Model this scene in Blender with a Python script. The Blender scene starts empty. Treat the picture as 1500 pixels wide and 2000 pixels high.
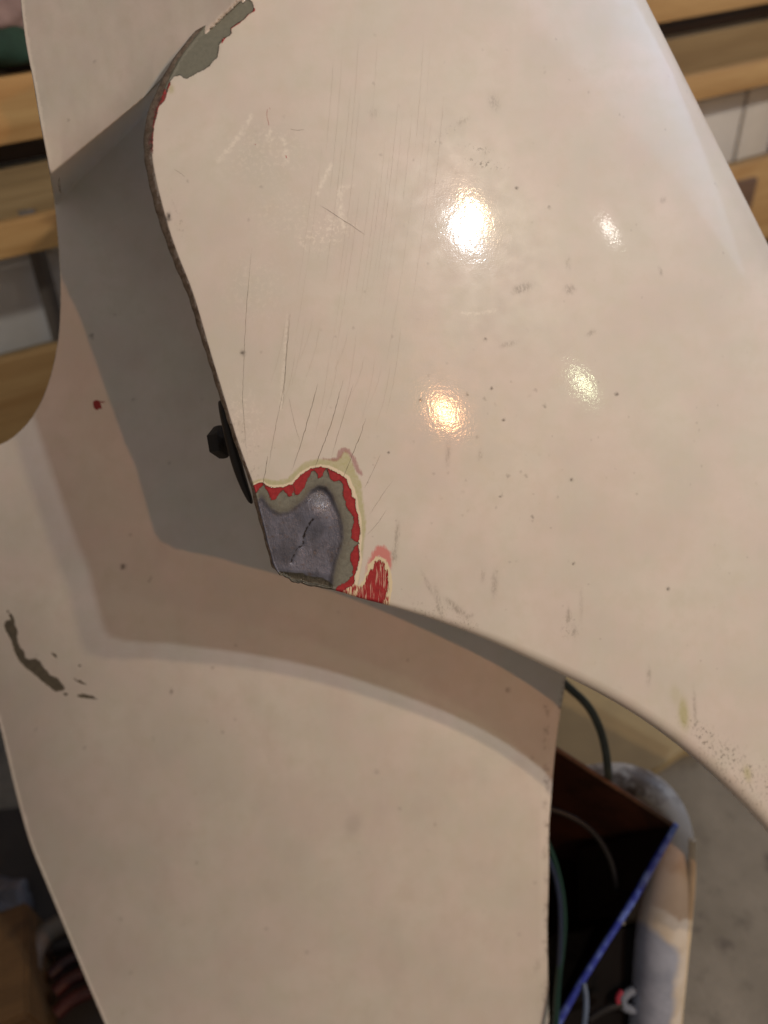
import bpy, math, random
import numpy as np
from mathutils import Vector, Matrix
from mathutils.geometry import delaunay_2d_cdt
random.seed(7); rng = np.random.default_rng(7)
sc = bpy.context.scene
COL = sc.collection

# ------------------------------------------------------------ camera, world, exposure
F = 1444.0                                   # focal length in photo pixels (photo 1500 x 2000)
CAM_LOC = np.array([0.0, 0.0, 1.0])
PITCH, ROLL, YAW = math.radians(40), math.radians(-6), math.radians(22)
Wm = (Matrix.Rotation(math.pi/2-PITCH, 3, 'X') @ Matrix.Rotation(ROLL, 3, 'Z'))
W = np.array(Wm)
cd = bpy.data.cameras.new('camera'); cam_ob = bpy.data.objects.new('camera', cd); COL.objects.link(cam_ob)
cam_ob.location = CAM_LOC; cam_ob.rotation_euler = Wm.to_euler()
cd.sensor_fit = 'VERTICAL'; cd.sensor_height = 36; cd.sensor_width = 27; cd.lens = F/2000*36
cd.clip_start = 0.02; cd.clip_end = 60
cd.dof.use_dof = True; cd.dof.focus_distance = 0.40; cd.dof.aperture_fstop = 4.6
sc.camera = cam_ob
world = bpy.data.worlds.new('World'); sc.world = world; world.use_nodes = True
world.node_tree.nodes['Background'].inputs[0].default_value = (1.0, 0.86, 0.78, 1)
world.node_tree.nodes['Background'].inputs[1].default_value = 0.135
sc.view_settings.view_transform = 'Standard'; sc.view_settings.look = 'None'
sc.view_settings.exposure = 0.42; sc.view_settings.gamma = 1.0

def toworld(P): return CAM_LOC + np.asarray(P, float) @ W.T
def ray(u, v): return np.array([(u-750)/F, (1000-v)/F, -1.0])
def pxd(u, v, D): return toworld(ray(u, v)*D)

# ------------------------------------------------------------ cowl surface (camera-frame construction, metres)
SP = dict(ang=36.22, a0=10.9699, al=9.5538, ar=29.9207, acc=884.995, s0=0.1373, b0=-15.3963,
          c=[0.5393, 0.103, -0.1652, 0.7509, 0.6789, 0.5406, 0.5746, 1.245])
KP = .4/F
_ang = math.radians(SP['ang']); Cx = np.array([math.cos(_ang), math.sin(_ang), 0]); Ax = np.array([-Cx[1], Cx[0], 0]); Zx = np.array([0, 0, 1.])
OA = ray(915, 400)*.40
_s = np.linspace(-.35, .45, 3201)
_a = SP['a0']+(SP['al']*_s+(SP['ar']-SP['al'])*(.5*(_s+np.sqrt(_s*_s+.03**2))-.015))/KP*.001+SP['acc']*np.maximum(_s-SP['s0'], 0)**1.5
_a = np.radians(np.clip(_a, -40, 125)); _ds = _s[1]-_s[0]; _i0 = 1400
_X = np.concatenate([[0], np.cumsum(np.cos((_a[1:]+_a[:-1])/2)*_ds)]); _X -= _X[_i0]
_H = -np.concatenate([[0], np.cumsum(np.sin((_a[1:]+_a[:-1])/2)*_ds)]); _H -= _H[_i0]
_tb = math.tan(math.radians(-SP['b0'])) if False else math.radians(-SP['b0'])
def csurf(s, q):
    s = np.asarray(s, float); q = np.asarray(q, float)
    return OA+np.interp(s, _s, _X)[..., None]*Cx+q[..., None]*Ax+(np.interp(s, _s, _H)+_tb*q)[..., None]*Zx
def cinv(uv, it=60):
    uv = np.asarray(uv, float); D = np.full(len(uv), .4); ia = np.searchsorted(_a, math.radians(85))
    for _ in range(it):
        P = np.stack([(uv[:, 0]-750)/F*D, (1000-uv[:, 1])/F*D, -D], -1)-OA
        x = P@Cx; q = P@Ax; h = np.interp(x, _X[:ia], _H[:ia])+_tb*q
        D = .5*D+.5*np.clip(-(OA[2]+h), .2, .9)
    return np.interp(x, _X[:ia], _s[:ia]), q, D
def cnormal(s, q):
    e = 2e-4; P = csurf(s, q); n = np.cross(csurf(s+e, q)-P, csurf(s, q+e)-P)
    return n/np.linalg.norm(n, axis=-1, keepdims=True)
def proj(P): return np.stack([750+F*P[..., 0]/-P[..., 2], 1000-F*P[..., 1]/-P[..., 2]], -1)

# ------------------------------------------------------------ lamps (lamps of the workshop round the photographer, plus an added wall fill)
def lamp(name, pos_cam, power, color, radius):
    l = bpy.data.lights.new(name, 'POINT'); l.energy = power; l.color = color; l.shadow_soft_size = radius
    o = bpy.data.objects.new(name, l); COL.objects.link(o); o.location = toworld(pos_cam); return o
def mirror_pos(u, v, dist):
    s, q, D = cinv([(u, v)]); P = csurf(s, q)[0]; n = cnormal(s, q)[0]
    d = P/np.linalg.norm(P); r = d-2*(d@n)*n
    return P+r*dist
def dirlamp(x, y, dist=1.8):
    d = np.array([x, y, 1.]); return np.array([0, 0, -.4])+d/np.linalg.norm(d)*dist
lamp('lamp_warm', dirlamp(.7109, -.1087), 17, (1.0, .46, .20), .013)
lamp('lamp_key', dirlamp(.8966, .396), 27, (1.0, .70, .43), .016)
lamp('lamp_key_cool', dirlamp(.842, .332), 24, (.90, .96, 1.0), .016)
lamp('lamp_small', mirror_pos(1190, 450, 2.2), 3.2, (1.0, .93, .85), .015)
lamp('lamp_green', mirror_pos(1140, 750, 2.2), 5.0, (.88, 1.0, .62), .035)
al = bpy.data.lights.new('tube_lamp_cool', 'AREA'); al.energy = 10; al.color = (.50, .68, 1.0); al.shape = 'RECTANGLE'; al.size = 1.6; al.size_y = 1.3
ao = bpy.data.objects.new('tube_lamp_cool', al); COL.objects.link(ao)
_p = toworld([1.35, 1.55, -.50]); ao.location = _p
ao.rotation_euler = (Vector(toworld([.22, .25, -.42]))-Vector(_p)).to_track_quat('-Z', 'Y').to_euler()

sl = bpy.data.lights.new('wall_fill_spot', 'SPOT'); sl.energy = 11; sl.color = (1.0, .93, .84); sl.spot_size = math.radians(46); sl.spot_blend = .5; sl.shadow_soft_size = .03  # unseen spot added to brighten the left wall, aimed clear of the scooter
so = bpy.data.objects.new('wall_fill_spot', sl); COL.objects.link(so); so.location = (-1.15, -.05, 1.35)
so.rotation_euler = (Vector((-.62, .75, .78))-so.location).to_track_quat('-Z', 'Y').to_euler()

# ------------------------------------------------------------ helpers: objects, nodes
def empty(name, loc, label, cat, group=None):
    o = bpy.data.objects.new(name, None); COL.objects.link(o); o.location = loc; o['label'] = label; o['category'] = cat
    if group: o['group'] = group
    o.empty_display_size = .02
    return o
def mk(name, verts, faces, mat, parent=None, smooth=True, attrs=None):
    verts = np.asarray(verts, float)
    if parent is not None: verts = verts-np.array(parent['_o'] if '_o' in parent else parent.location)
    m = bpy.data.meshes.new(name); m.from_pydata(verts.tolist(), [], [tuple(int(i) for i in f) for f in faces])
    if attrs:
        for k, a in attrs.items():
            a = np.asarray(a, float)
            if a.ndim == 1:
                at = m.attributes.new(k, 'FLOAT', 'POINT'); at.data.foreach_set('value', a)
            else:
                at = m.attributes.new(k, 'FLOAT_VECTOR', 'POINT'); at.data.foreach_set('vector', a.ravel())
    m.update()
    if smooth: m.polygons.foreach_set('use_smooth', [True]*len(m.polygons))
    m.materials.append(mat)
    o = bpy.data.objects.new(name, m); COL.objects.link(o)
    if parent is not None: o.parent = parent
    return o
def tag(o, label, cat, group=None):
    o['label'] = label; o['category'] = cat
    if group: o['group'] = group
    return o
class N:
    def __init__(s, name):
        s.m = bpy.data.materials.new(name); s.m.use_nodes = True; s.t = s.m.node_tree; s.b = s.t.nodes['Principled BSDF']
    def n(s, typ, **kw):
        x = s.t.nodes.new(typ)
        for k, v in kw.items(): setattr(x, k, v)
        return x
    def set(s, sock, v):
        if isinstance(v, bpy.types.NodeSocket): s.t.links.new(v, sock)
        else: sock.default_value = v
    def attr(s, name): return s.n('ShaderNodeAttribute', attribute_name=name)
    def math(s, op, a, b=0.0, clamp=False):
        x = s.n('ShaderNodeMath', operation=op, use_clamp=clamp); s.set(x.inputs[0], a); s.set(x.inputs[1], b); return x.outputs[0]
    def ramp(s, v, lo, hi, a=0.0, b=1.0):
        x = s.n('ShaderNodeMapRange'); x.clamp = True
        for i, q in enumerate((v, lo, hi, a, b)): s.set(x.inputs[i], q)
        return x.outputs[0]
    def mix(s, f, a, b, mode='MIX'):
        x = s.n('ShaderNodeMix', data_type='RGBA', blend_type=mode); s.set(x.inputs[0], f)
        s.set(x.inputs[6], a if isinstance(a, bpy.types.NodeSocket) else (*a, 1) if len(a) == 3 else a)
        s.set(x.inputs[7], b if isinstance(b, bpy.types.NodeSocket) else (*b, 1) if len(b) == 3 else b)
        return x.outputs[2]
    def fmix(s, f, a, b):
        x = s.n('ShaderNodeMix', data_type='FLOAT'); s.set(x.inputs[0], f); s.set(x.inputs[2], a); s.set(x.inputs[3], b); return x.outputs[0]
    def map(s, vec, scale=(1, 1, 1), rot=(0, 0, 0), loc=(0, 0, 0)):
        x = s.n('ShaderNodeMapping'); s.set(x.inputs[0], vec); x.inputs[1].default_value = loc; x.inputs[2].default_value = rot; x.inputs[3].default_value = scale; return x.outputs[0]
    def noise(s, vec, scale, detail=3.0, rough=.5, dist=0.0):
        x = s.n('ShaderNodeTexNoise'); s.set(x.inputs['Vector'], vec); x.inputs['Scale'].default_value = scale; x.inputs['Detail'].default_value = detail
        x.inputs['Roughness'].default_value = rough; x.inputs['Distortion'].default_value = dist; return x.outputs['Fac']
    def bump(s, h, strength=1.0, dist=.001, nrm=None):
        x = s.n('ShaderNodeBump'); x.inputs['Strength'].default_value = strength; x.inputs['Distance'].default_value = dist; s.set(x.inputs['Height'], h)
        if nrm is not None: s.set(x.inputs['Normal'], nrm)
        return x.outputs[0]
def simple(name, col, rough=.6, var=.25, scale=12, metal=0.0, bump=.0003, bscale=200, spec=.5):
    k = N(name); obv = k.n('ShaderNodeTexCoord').outputs['Object']
    f = k.noise(obv, scale, 5, .6)
    k.set(k.b.inputs['Base Color'], k.mix(k.ramp(f, .3, .7), tuple(c*(1-var) for c in col), tuple(min(1, c*(1+var)) for c in col)))
    k.set(k.b.inputs['Roughness'], k.ramp(f, .2, .8, rough-.08, min(1, rough+.08))); k.b.inputs['Metallic'].default_value = metal
    k.b.inputs['Specular IOR Level'].default_value = spec
    k.set(k.b.inputs['Normal'], k.bump(k.noise(obv, bscale, 4), .6, bump))
    return k.m

# ------------------------------------------------------------ polygons / distances
def sdist(P, poly):
    """signed distance in photo-pixel units, positive inside"""
    P = np.asarray(P, float); poly = np.asarray(poly, float); out = np.full(len(P), 1e9); ins = np.zeros(len(P), bool)
    a = poly; b = np.roll(poly, -1, 0)
    for i in range(len(a)):
        ab = b[i]-a[i]; L = (ab**2).sum()+1e-9; t = np.clip(((P-a[i])@ab)/L, 0, 1)
        d = P-(a[i]+t[:, None]*ab); out = np.minimum(out, np.sqrt((d**2).sum(1)))
        c = (a[i, 1] > P[:, 1]) != (b[i, 1] > P[:, 1])
        with np.errstate(divide='ignore', invalid='ignore'):
            xi = (b[i, 0]-a[i, 0])*(P[:, 1]-a[i, 1])/(b[i, 1]-a[i, 1])+a[i, 0]
        ins ^= c & (P[:, 0] < xi)
    return np.clip(np.where(ins, out, -out), -60, 60)
def ldist(P, line):
    out = np.full(len(P), 1e9); line = np.asarray(line, float)
    for i in range(len(line)-1):
        ab = line[i+1]-line[i]; t = np.clip(((P-line[i])@ab)/((ab**2).sum()+1e-9), 0, 1)
        out = np.minimum(out, np.sqrt(((P-(line[i]+t[:, None]*ab))**2).sum(1)))
    return out
def Z3(pts, k=3.261, o=(380, 740)): return np.array([(o[0]+x/k, o[1]+y/k) for x, y in pts])
def dens(line, step):
    line = np.asarray(line, float); out = []
    for a, b in zip(line[:-1], line[1:]):
        n = max(1, int(np.hypot(*(b-a)[:2])/step)); out += [a+(b-a)*i/n for i in range(n)]
    return np.array(out+[line[-1]])
def smooth_line(line, it=2):
    line = np.asarray(line, float)
    for _ in range(it):
        q = [line[0]]
        for a, b in zip(line[:-1], line[1:]): q += [a*.75+b*.25, a*.25+b*.75]
        line = np.array(q+[line[-1]])
    return line

def orient(V, Fc, nt):
    """turn all triangles of the sheet towards the viewer and all lip quads to agree with the sheet edge they hang on"""
    V = np.asarray(V); T = np.array(Fc[:nt]); Q = np.array(Fc[nt:])
    nrm = np.cross(V[T[:, 1]]-V[T[:, 0]], V[T[:, 2]]-V[T[:, 0]]); flip = nrm[:, 2] < 0
    if flip.mean() > .5: T = T[:, ::-1]
    ed = set()
    for t in T: ed.update(((t[0], t[1]), (t[1], t[2]), (t[2], t[0])))
    first = [q for q in Q if (q[0], q[1]) in ed or (q[1], q[0]) in ed]
    same = sum((q[0], q[1]) in ed for q in first); Q = Q[:, ::-1] if same > len(first)/2 else Q
    return [tuple(t) for t in T]+[tuple(q) for q in Q]

# ------------------------------------------------------------ THE COWL
inner = [(500, -110), (478, -60), (443, 0), (415, 35), (382, 76), (360, 104), (345, 130), (328, 163), (318, 188), (306, 217), (300, 246), (298, 275), (299, 310),
         (306, 349), (316, 390), (333, 452), (352, 505), (380, 572), (412, 686), (435, 760), (459, 841), (484, 912), (497, 945), (506, 985), (519, 1035), (529, 1078),
         (536, 1104), (549, 1121), (577, 1135), (620, 1143), (662, 1149), (700, 1162), (760, 1174), (862, 1201), (966, 1237), (1100, 1295), (1213, 1351), (1315, 1415), (1417, 1498), (1519, 1602), (1600, 1700), (1680, 1810)]
nIn = len(inner)
#            lip profile per control vertex: radius (m), end angle (deg), flat length (m)
prof = []
for i, (u, v) in enumerate(inner):
    if v < 120 and u < 520: w = .0045
    elif v < 1090 and u < 560: w = np.interp(v, [120, 200, 400, 600, 800, 900, 1000, 1090], [.0056, .0068, .0060, .0044, .0032, .0025, .0028, .0020])
    if u <= 540: prof.append((.0007, 52, float(w)))
    else:
        r = np.interp(u, [540, 620, 700, 860, 1100, 1500], [.0010, .0016, .0022, .0045, .0072, .0085])
        prof.append((float(r), 108, .008))
prof = np.array(prof)
inner = np.array(inner, float)
# smooth + densify outline keeping profile along
L5 = np.concatenate([inner, prof], 1); L5 = smooth_line(L5, 2); L5 = dens(L5, 4.0)
inn = L5[:, :2]; prf = L5[:, 2:]
# slight handmade irregularity of the edge near the damaged corner
_w = np.exp(-((inn[:, 0]-560)**2+(inn[:, 1]-1110)**2)/60**2)
inn[:, 1] += _w*2.2*np.sin(inn[:, 0]*.21)+_w*1.2*np.sin(inn[:, 0]*.53)
sb, qb, Db = cinv(inn)
bound = np.stack([sb, qb], 1)
smax = .235
bq = bound[-1, 1]; tq = bound[0, 1]
far = [(s_, bq-.02) for s_ in np.arange(bound[-1, 0]+.012, smax, .006)]+[(smax, q_) for q_ in np.arange(bq-.02, tq+.02, .006)]+[(s_, tq+.02) for s_ in np.arange(smax, bound[0, 0], -.006)]
loop = np.array(list(map(tuple, bound))+far)
def inpoly(P, poly):
    ins = np.zeros(len(P), bool); a = poly; b = np.roll(poly, -1, 0)
    for i in range(len(a)):
        c = (a[i, 1] > P[:, 1]) != (b[i, 1] > P[:, 1])
        with np.errstate(divide='ignore', invalid='ignore'): xi = (b[i, 0]-a[i, 0])*(P[:, 1]-a[i, 1])/(b[i, 1]-a[i, 1])+a[i, 0]
        ins ^= c & (P[:, 0] < xi)
    return ins
def grid_pts(st, region=None):
    g = np.stack(np.meshgrid(np.arange(loop[:, 0].min(), smax, st), np.arange(loop[:, 1].min(), loop[:, 1].max(), st)), -1).reshape(-1, 2)
    g = g+rng.uniform(-.15, .15, g.shape)*st
    return g
def dist_loop(P, st):
    d = np.full(len(P), 1e9)
    for b in loop: d = np.minimum(d, (P[:, 0]-b[0])**2+(P[:, 1]-b[1])**2)
    return np.sqrt(d)
fine = grid_pts(.00062); uvf = proj(csurf(fine[:, 0], fine[:, 1]))
inF = (uvf[:, 0] > 485) & (uvf[:, 0] < 790) & (uvf[:, 1] > 865) & (uvf[:, 1] < 1200)
fine = fine[inF]; fine = fine[inpoly(fine, loop)]
mid = grid_pts(.00115); uvm = proj(csurf(mid[:, 0], mid[:, 1]))
vis = (uvm[:, 0] > 250) & (uvm[:, 0] < 1530) & (uvm[:, 1] > -30) & (uvm[:, 1] < 1720)
inF = (uvm[:, 0] > 485) & (uvm[:, 0] < 790) & (uvm[:, 1] > 865) & (uvm[:, 1] < 1200)
mid = mid[vis & ~inF]; mid = mid[inpoly(mid, loop)]
co = grid_pts(.005); uvc = proj(csurf(co[:, 0], co[:, 1]))
vis = (uvc[:, 0] > 250) & (uvc[:, 0] < 1530) & (uvc[:, 1] > -30) & (uvc[:, 1] < 1720)
co = co[~vis]; co = co[inpoly(co, loop)]
pts = np.concatenate([fine, mid, co]); pts = pts[dist_loop(pts, 0) > .00055]
nb = len(loop)
allp = np.concatenate([loop, pts])
r = delaunay_2d_cdt([Vector((float(a), float(b))) for a, b in allp], [(i, (i+1) % nb) for i in range(nb)], [], 1, 1e-7)
V2 = np.array([(v.x, v.y) for v in r[0]]); tri = r[2]
orig = r[3]
vmap = {}
for i, o_ in enumerate(orig):
    for j in o_: vmap[j] = i
P3 = csurf(V2[:, 0], V2[:, 1]); Nn = cnormal(V2[:, 0], V2[:, 1]); UV = proj(P3)

POLY = {}
POLY['metal'] = Z3([(395, 790), (428, 745), (455, 790), (490, 830), (540, 858), (600, 850), (650, 810), (700, 770), (740, 710), (790, 680), (840, 690), (880, 740), (900, 800), (930, 870), (945, 950), (945, 1020), (930, 1090), (905, 1160), (885, 1250), (878, 1330), (860, 1500), (300, 1450), (300, 900), (390, 840)])
POLY['primer'] = Z3([(340, 790), (392, 730), (420, 690), (438, 672), (470, 720), (490, 775), (520, 765), (545, 722), (566, 706), (584, 730), (600, 750), (620, 742), (630, 705), (640, 742), (665, 735), (700, 690), (725, 625), (745, 590), (762, 585), (780, 602), (787, 637), (815, 618), (830, 585), (840, 568), (850, 600), (866, 640), (890, 655), (925, 645), (950, 680), (945, 740), (960, 780), (966, 815), (985, 840), (1015, 880), (1015, 920), (1000, 960), (998, 1010), (1020, 1035), (1048, 1045), (1020, 1070), (990, 1130), (1000, 1180), (1012, 1215), (1005, 1250), (965, 1298), (925, 1315), (900, 1335), (870, 1520), (300, 1500)])
POLY['red'] = Z3([(330, 700), (375, 680), (430, 655), (450, 678), (490, 692), (560, 690), (620, 672), (680, 610), (740, 572), (800, 560), (850, 570), (920, 605), (968, 640), (975, 670), (1000, 710), (1002, 750), (1025, 765), (1030, 830), (1043, 880), (1047, 920), (1058, 980), (1050, 1020), (1040, 1050), (1048, 1090), (1050, 1140), (1035, 1210), (1020, 1250), (1020, 1300), (985, 1325), (950, 1345), (935, 1370), (880, 1500), (300, 1500)])
POLY['white'] = Z3([(330, 690), (375, 668), (430, 644), (455, 665), (495, 677), (560, 675), (610, 660), (672, 596), (735, 558), (800, 545), (860, 553), (930, 585), (985, 620), (1000, 655), (1020, 700), (1035, 755), (1048, 830), (1060, 880), (1066, 980), (1066, 1030), (1060, 1100), (1066, 1150), (1055, 1220), (1040, 1300), (1020, 1400), (880, 1520), (300, 1500)])
POLY['yellow'] = Z3([(330, 660), (375, 648), (440, 636), (520, 650), (590, 636), (640, 585), (700, 530), (780, 512), (860, 510), (915, 512), (935, 480), (960, 455), (985, 475), (1010, 550), (1035, 610), (1062, 660), (1070, 760), (1088, 880), (1090, 960), (1078, 1040), (1068, 1150), (1050, 1240), (1044, 1300), (1024, 1420), (880, 1540), (300, 1500)])
POLY['smear'] = Z3([(905, 500), (915, 460), (945, 436), (985, 448), (1020, 500), (1045, 560), (1075, 615), (1050, 612), (1025, 585), (1000, 510), (975, 470), (950, 468), (935, 500), (905, 525), (860, 520), (815, 512), (815, 503), (860, 508)])
POLY['chip'] = Z3([(1030, 1400), (1050, 1352), (1085, 1290), (1105, 1245), (1140, 1200), (1165, 1165), (1178, 1155), (1200, 1180), (1225, 1230), (1236, 1290), (1230, 1350), (1210, 1400), (1180, 1440), (1120, 1440), (1070, 1420)])
POLY['chiprim'] = Z3([(1000, 1420), (1040, 1340), (1085, 1250), (1110, 1180), (1165, 1130), (1215, 1150), (1245, 1220), (1262, 1300), (1250, 1380), (1225, 1460), (1000, 1460)])
POLY['halo'] = Z3([(1085, 1245), (1105, 1180), (1130, 1110), (1160, 1066), (1205, 1062), (1240, 1095), (1256, 1150), (1252, 1215), (1235, 1190), (1205, 1150), (1170, 1130), (1135, 1170), (1110, 1220)])
POLY['teeth'] = Z3([(880, 1370), (930, 1330), (1010, 1300), (1035, 1315), (1070, 1330), (1240, 1385), (1250, 1470), (880, 1470)])
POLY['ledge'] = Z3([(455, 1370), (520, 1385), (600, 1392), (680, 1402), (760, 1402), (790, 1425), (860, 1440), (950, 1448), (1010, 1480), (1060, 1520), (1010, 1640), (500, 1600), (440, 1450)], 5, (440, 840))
POLY['patch'] = np.array([(1130, -200), (1290, 0), (1320, -12), (1345, 6), (1375, 20), (1385, 5), (1400, -12), (1424, 18), (1432, 58), (1405, 74), (1372, 108), (1340, 130), (1298, 160), (1306, 185), (1290, 203), (1255, 216), (1236, 250), (1230, 290), (1222, 322), (1200, 345), (1170, 378), (1138, 396), (1100, 414), (1060, 438), (1040, 441), (1028, 432), (1018, 420), (975, 432), (955, 462), (940, 505), (900, 500), (800, 500), (1000, 250)])/2.885
POLY['rednib'] = np.array([(1410, 62), (1435, 30), (1438, 62), (1408, 78), (1345, 135), (1300, 164), (1308, 190), (1270, 214), (1252, 245), (1238, 250), (1258, 212), (1200, 150), (1300, 80)])/2.885
POLY['lefrim'] = np.array([(945, 440), (965, 470), (945, 510), (932, 560), (912, 585), (895, 600), (885, 650), (872, 690), (864, 760), (862, 860), (858, 905), (840, 900), (780, 800), (820, 600), (900, 450)])/2.885

ATT = {k: sdist(UV, p) for k, p in POLY.items()}
def gauss(P, u, v, a, b, ang=0):
    c, s = math.cos(math.radians(ang)), math.sin(math.radians(ang)); x = P[:, 0]-u; y = P[:, 1]-v
    X = x*c+y*s; Y = -x*s+y*c; return np.exp(-((X/a)**2+(Y/b)**2))
def softpatch(P, items):
    o = np.zeros(len(P))
    for (u, v, a, b, ang, st) in items: o = np.maximum(o, st*np.clip(1.6*gauss(P, u, v, a, b, ang), 0, 1))
    return o
specks = [(948, 663, 2.6), (912, 771, 2.4), (822, 782, 2.6), (947, 780, 2.4), (1046, 762, 2.2), (1064, 793, 2.4), (984, 820, 2.6), (959, 759, 2.2), (852, 801, 2.4), (873, 789, 1.8), (992, 929, 2.4), (1028, 930, 2.4), (1116, 937, 3), (1204, 770, 3), (1009, 367, 3), (1073, 405, 2.4), (474, 689, 4.6), (759, 884, 2.2), (932, 852, 2), (978, 969, 2.4), (1040, 1010, 2), (820, 783, 2), (1120, 1101, 2.4), (1305, 1150, 3)]
for _ in range(230):
    specks.append((rng.uniform(320, 1480), rng.uniform(60, 1500), rng.uniform(.9, 1.7)))
for _ in range(40):
    specks.append((rng.normal(930, 130), rng.normal(900, 110), rng.uniform(1.2, 2.2)))
dirt = softpatch(UV, [(u, v, r_, r_, 0, .85) for u, v, r_ in [(a, b, c*.8) for a, b, c in specks[:24]]]+[(u, v, r_*.85, r_*.85, 0, .25) for u, v, r_ in specks[24:]]+[(329, 424, 3.2, 7, 5, 1.0), (345, 93, 3, 9, 35, .8)])
smud = softpatch(UV, [(1020, 563, 17, 8, -20, .5), (1113, 565, 9, 8, 20, .45), (1155, 650, 8, 4, -30, .4), (993, 672, 15, 4, -15, .35), (875, 885, 4, 20, 3, .35), (938, 887, 3, 9, 10, .35),
    (966, 1141, 5, 22, 3, .35), (943, 1125, 3, 11, 5, .3), (1110, 1203, 3, 14, 0, .45), (1122, 1231, 4, 9, -10, .35), (1267, 1320, 4, 14, 0, .35), (1357, 1382, 3, 28, -3, .35), (700, 1630, 4, 4, 0, .3),
    (775, 1050, 4, 26, 5, .4), (770, 1085, 5, 12, 0, .4), (1110, 515, 4, 11, 0, .3), (889, 1186, 22, 5, 40, .45), (856, 1175, 4, 26, -12, .35), (835, 1140, 3, 22, -25, .3), (915, 1204, 9, 3, -20, .4), (1295, 390, 4, 7, 30, .3), (1290, 530, 2.5, 7, -20, .5), (965, 200, 9, 14, -20, .28), (905, 237, 10, 3, -30, .3), (730, 220, 8, 8, 0, .2), (1135, 1180, 3, 25, 0, .2)])
scuff = softpatch(UV, [(928, 290, 26, 5, 12, 1), (948, 320, 34, 6, 8, 1), (848, 275, 5, 8, -10, .8), (880, 250, 30, 10, -25, .3), (1385, 1445, 50, 16, 40, 1), (1440, 1490, 60, 22, 42, 1), (1490, 1530, 50, 26, 45, 1), (1350, 1420, 22, 8, 42, .8), (905, 1215, 30, 10, 20, .5), (1110, 1225, 18, 20, 0, .4), (850, 1190, 60, 14, 15, .35), (480, 880, 14, 60, -20, .35), (345, 420, 8, 40, -18, .3), (400, 1000, 10, 20, 0, .2), (450, 30, 10, 20, 0, .3)])
yel = softpatch(UV, [(1335, 1393, 8, 27, -5, .95), (1320, 1358, 9, 18, -10, .35), (1460, 1511, 6, 13, -10, .7), (334, 174, 5, 7, 0, .8), (1480, 1120, 12, 10, 0, .0)])
chalk = np.zeros(len(UV))
for ln, w, st in [([(647, 322), (632, 350), (619, 378)], 4, .8), ([(668, 366), (662, 385), (664, 404), (671, 443)], 5, .8), ([(672, 366), (690, 362)], 3, .5), ([(492, 225), (480, 245), (465, 268), (442, 296)], 3.5, .7), ([(901, 612), (935, 612), (968, 606)], 2.5, .7),
                  ([(458, 275), (450, 290), (424, 315)], 4, .5), ([(530, 255), (522, 262), (530, 275)], 4, .6), ([(553, 270), (557, 290), (560, 318)], 4, .6), ([(562, 618), (556, 690), (548, 800)], 3, .6), ([(520, 280), (527, 268)], 4, .5), ([(640, 452), (655, 440), (640, 425)], 4, .5)]:
    chalk = np.maximum(chalk, st*np.clip(1.5-ldist(UV, ln)/w, 0, 1))
patchy = softpatch(UV, [(634, 455, 34, 27, -20, 1), (600, 470, 18, 18, 0, .8), (560, 420, 60, 40, 0, .35), (520, 300, 70, 50, 0, .4), (680, 440, 20, 20, 0, .5), (500, 560, 50, 60, 0, .3), (480, 820, 30, 60, -10, .5)])
ATT['dirt'] = dirt; ATT['smudge'] = smud; ATT['scuff'] = scuff; ATT['yelstain'] = yel; ATT['chalk'] = chalk; ATT['patchy'] = patchy*.7
# relief of the damaged corner: hollowed filler with facets, raised torn paint
dm = ATT['metal']; dp = ATT['primer']; dr = ATT['red']; dy = ATT['yellow']
sm = lambda x, lo, hi: (lambda t: t*t*(3-2*t))(np.clip((x-lo)/(hi-lo), 0, 1))
near = gauss(UV, 600, 1050, 130, 130)
disp = -.00022*sm(dr, -1.5, 1.5)-.00018*sm(dp, -1.5, 1.5)-.0006*sm(dm, -3, 6)
disp += -.0009*gauss(UV, 610, 1060, 70, 60)*sm(dm, 0, 20)+.0007*gauss(UV, 620, 975, 26, 30)*sm(dm, 0, 8)+.0005*gauss(UV, 560, 1040, 25, 40)*sm(dm, 0, 8)
crk = smooth_line(Z3([(855, 870), (800, 960), (760, 1060), (765, 1130), (700, 1170), (660, 1250), (650, 1300)], 5, (440, 840)))
dcr = ldist(UV, crk); disp += -.0006*np.exp(-(dcr/2.6)**2)*sm(dm, 0, 8)-.0009*sm(UV[:, 1]-(1118+(UV[:, 0]-560)*.12), -6, 8)*sm(dm, 0, 8)*(UV[:, 1] > 1090)
disp += .00010*np.exp(-(dr/2.2)**2)*near+.0001*sm(-dy, -8, 0)*near*0
disp += -.00018*sm(ATT['chip'], -2, 2)-.0002*sm(ATT['patch'], -1.2, 1.2)
# the filler under the torn paint leans over so that it mirrors the main lamp on its upper right shoulder
_gs, _gq, _gd = cinv([(622, 985)]); _gp = csurf(_gs, _gq)[0]; _gn = cnormal(_gs, _gq)[0]
_L = dirlamp(.8966, .396)-_gp; _L /= np.linalg.norm(_L); _h = _L-_gp/np.linalg.norm(_gp); _h /= np.linalg.norm(_h)
_t1 = csurf(_gs+1e-3, _gq)[0]-_gp; _t1 /= np.linalg.norm(_t1); _t2 = np.cross(_gn, _t1); _hn = _h@_gn
_dx = (P3-_gp)@_t1; _dy = (P3-_gp)@_t2
disp += -(_dx*(_h@_t1)+_dy*(_h@_t2))/_hn*gauss(UV, 624, 985, 27, 38)*sm(dm, 0, 9)
print('GLINT slopes', (_h@_t1)/_hn, (_h@_t2)/_hn)
disp += rng.normal(0, .00003, len(disp))*sm(dm, 0, 5)
ATT['crk'] = np.clip(dcr, 0, 60)
P3d = P3+Nn*disp[:, None]
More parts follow.
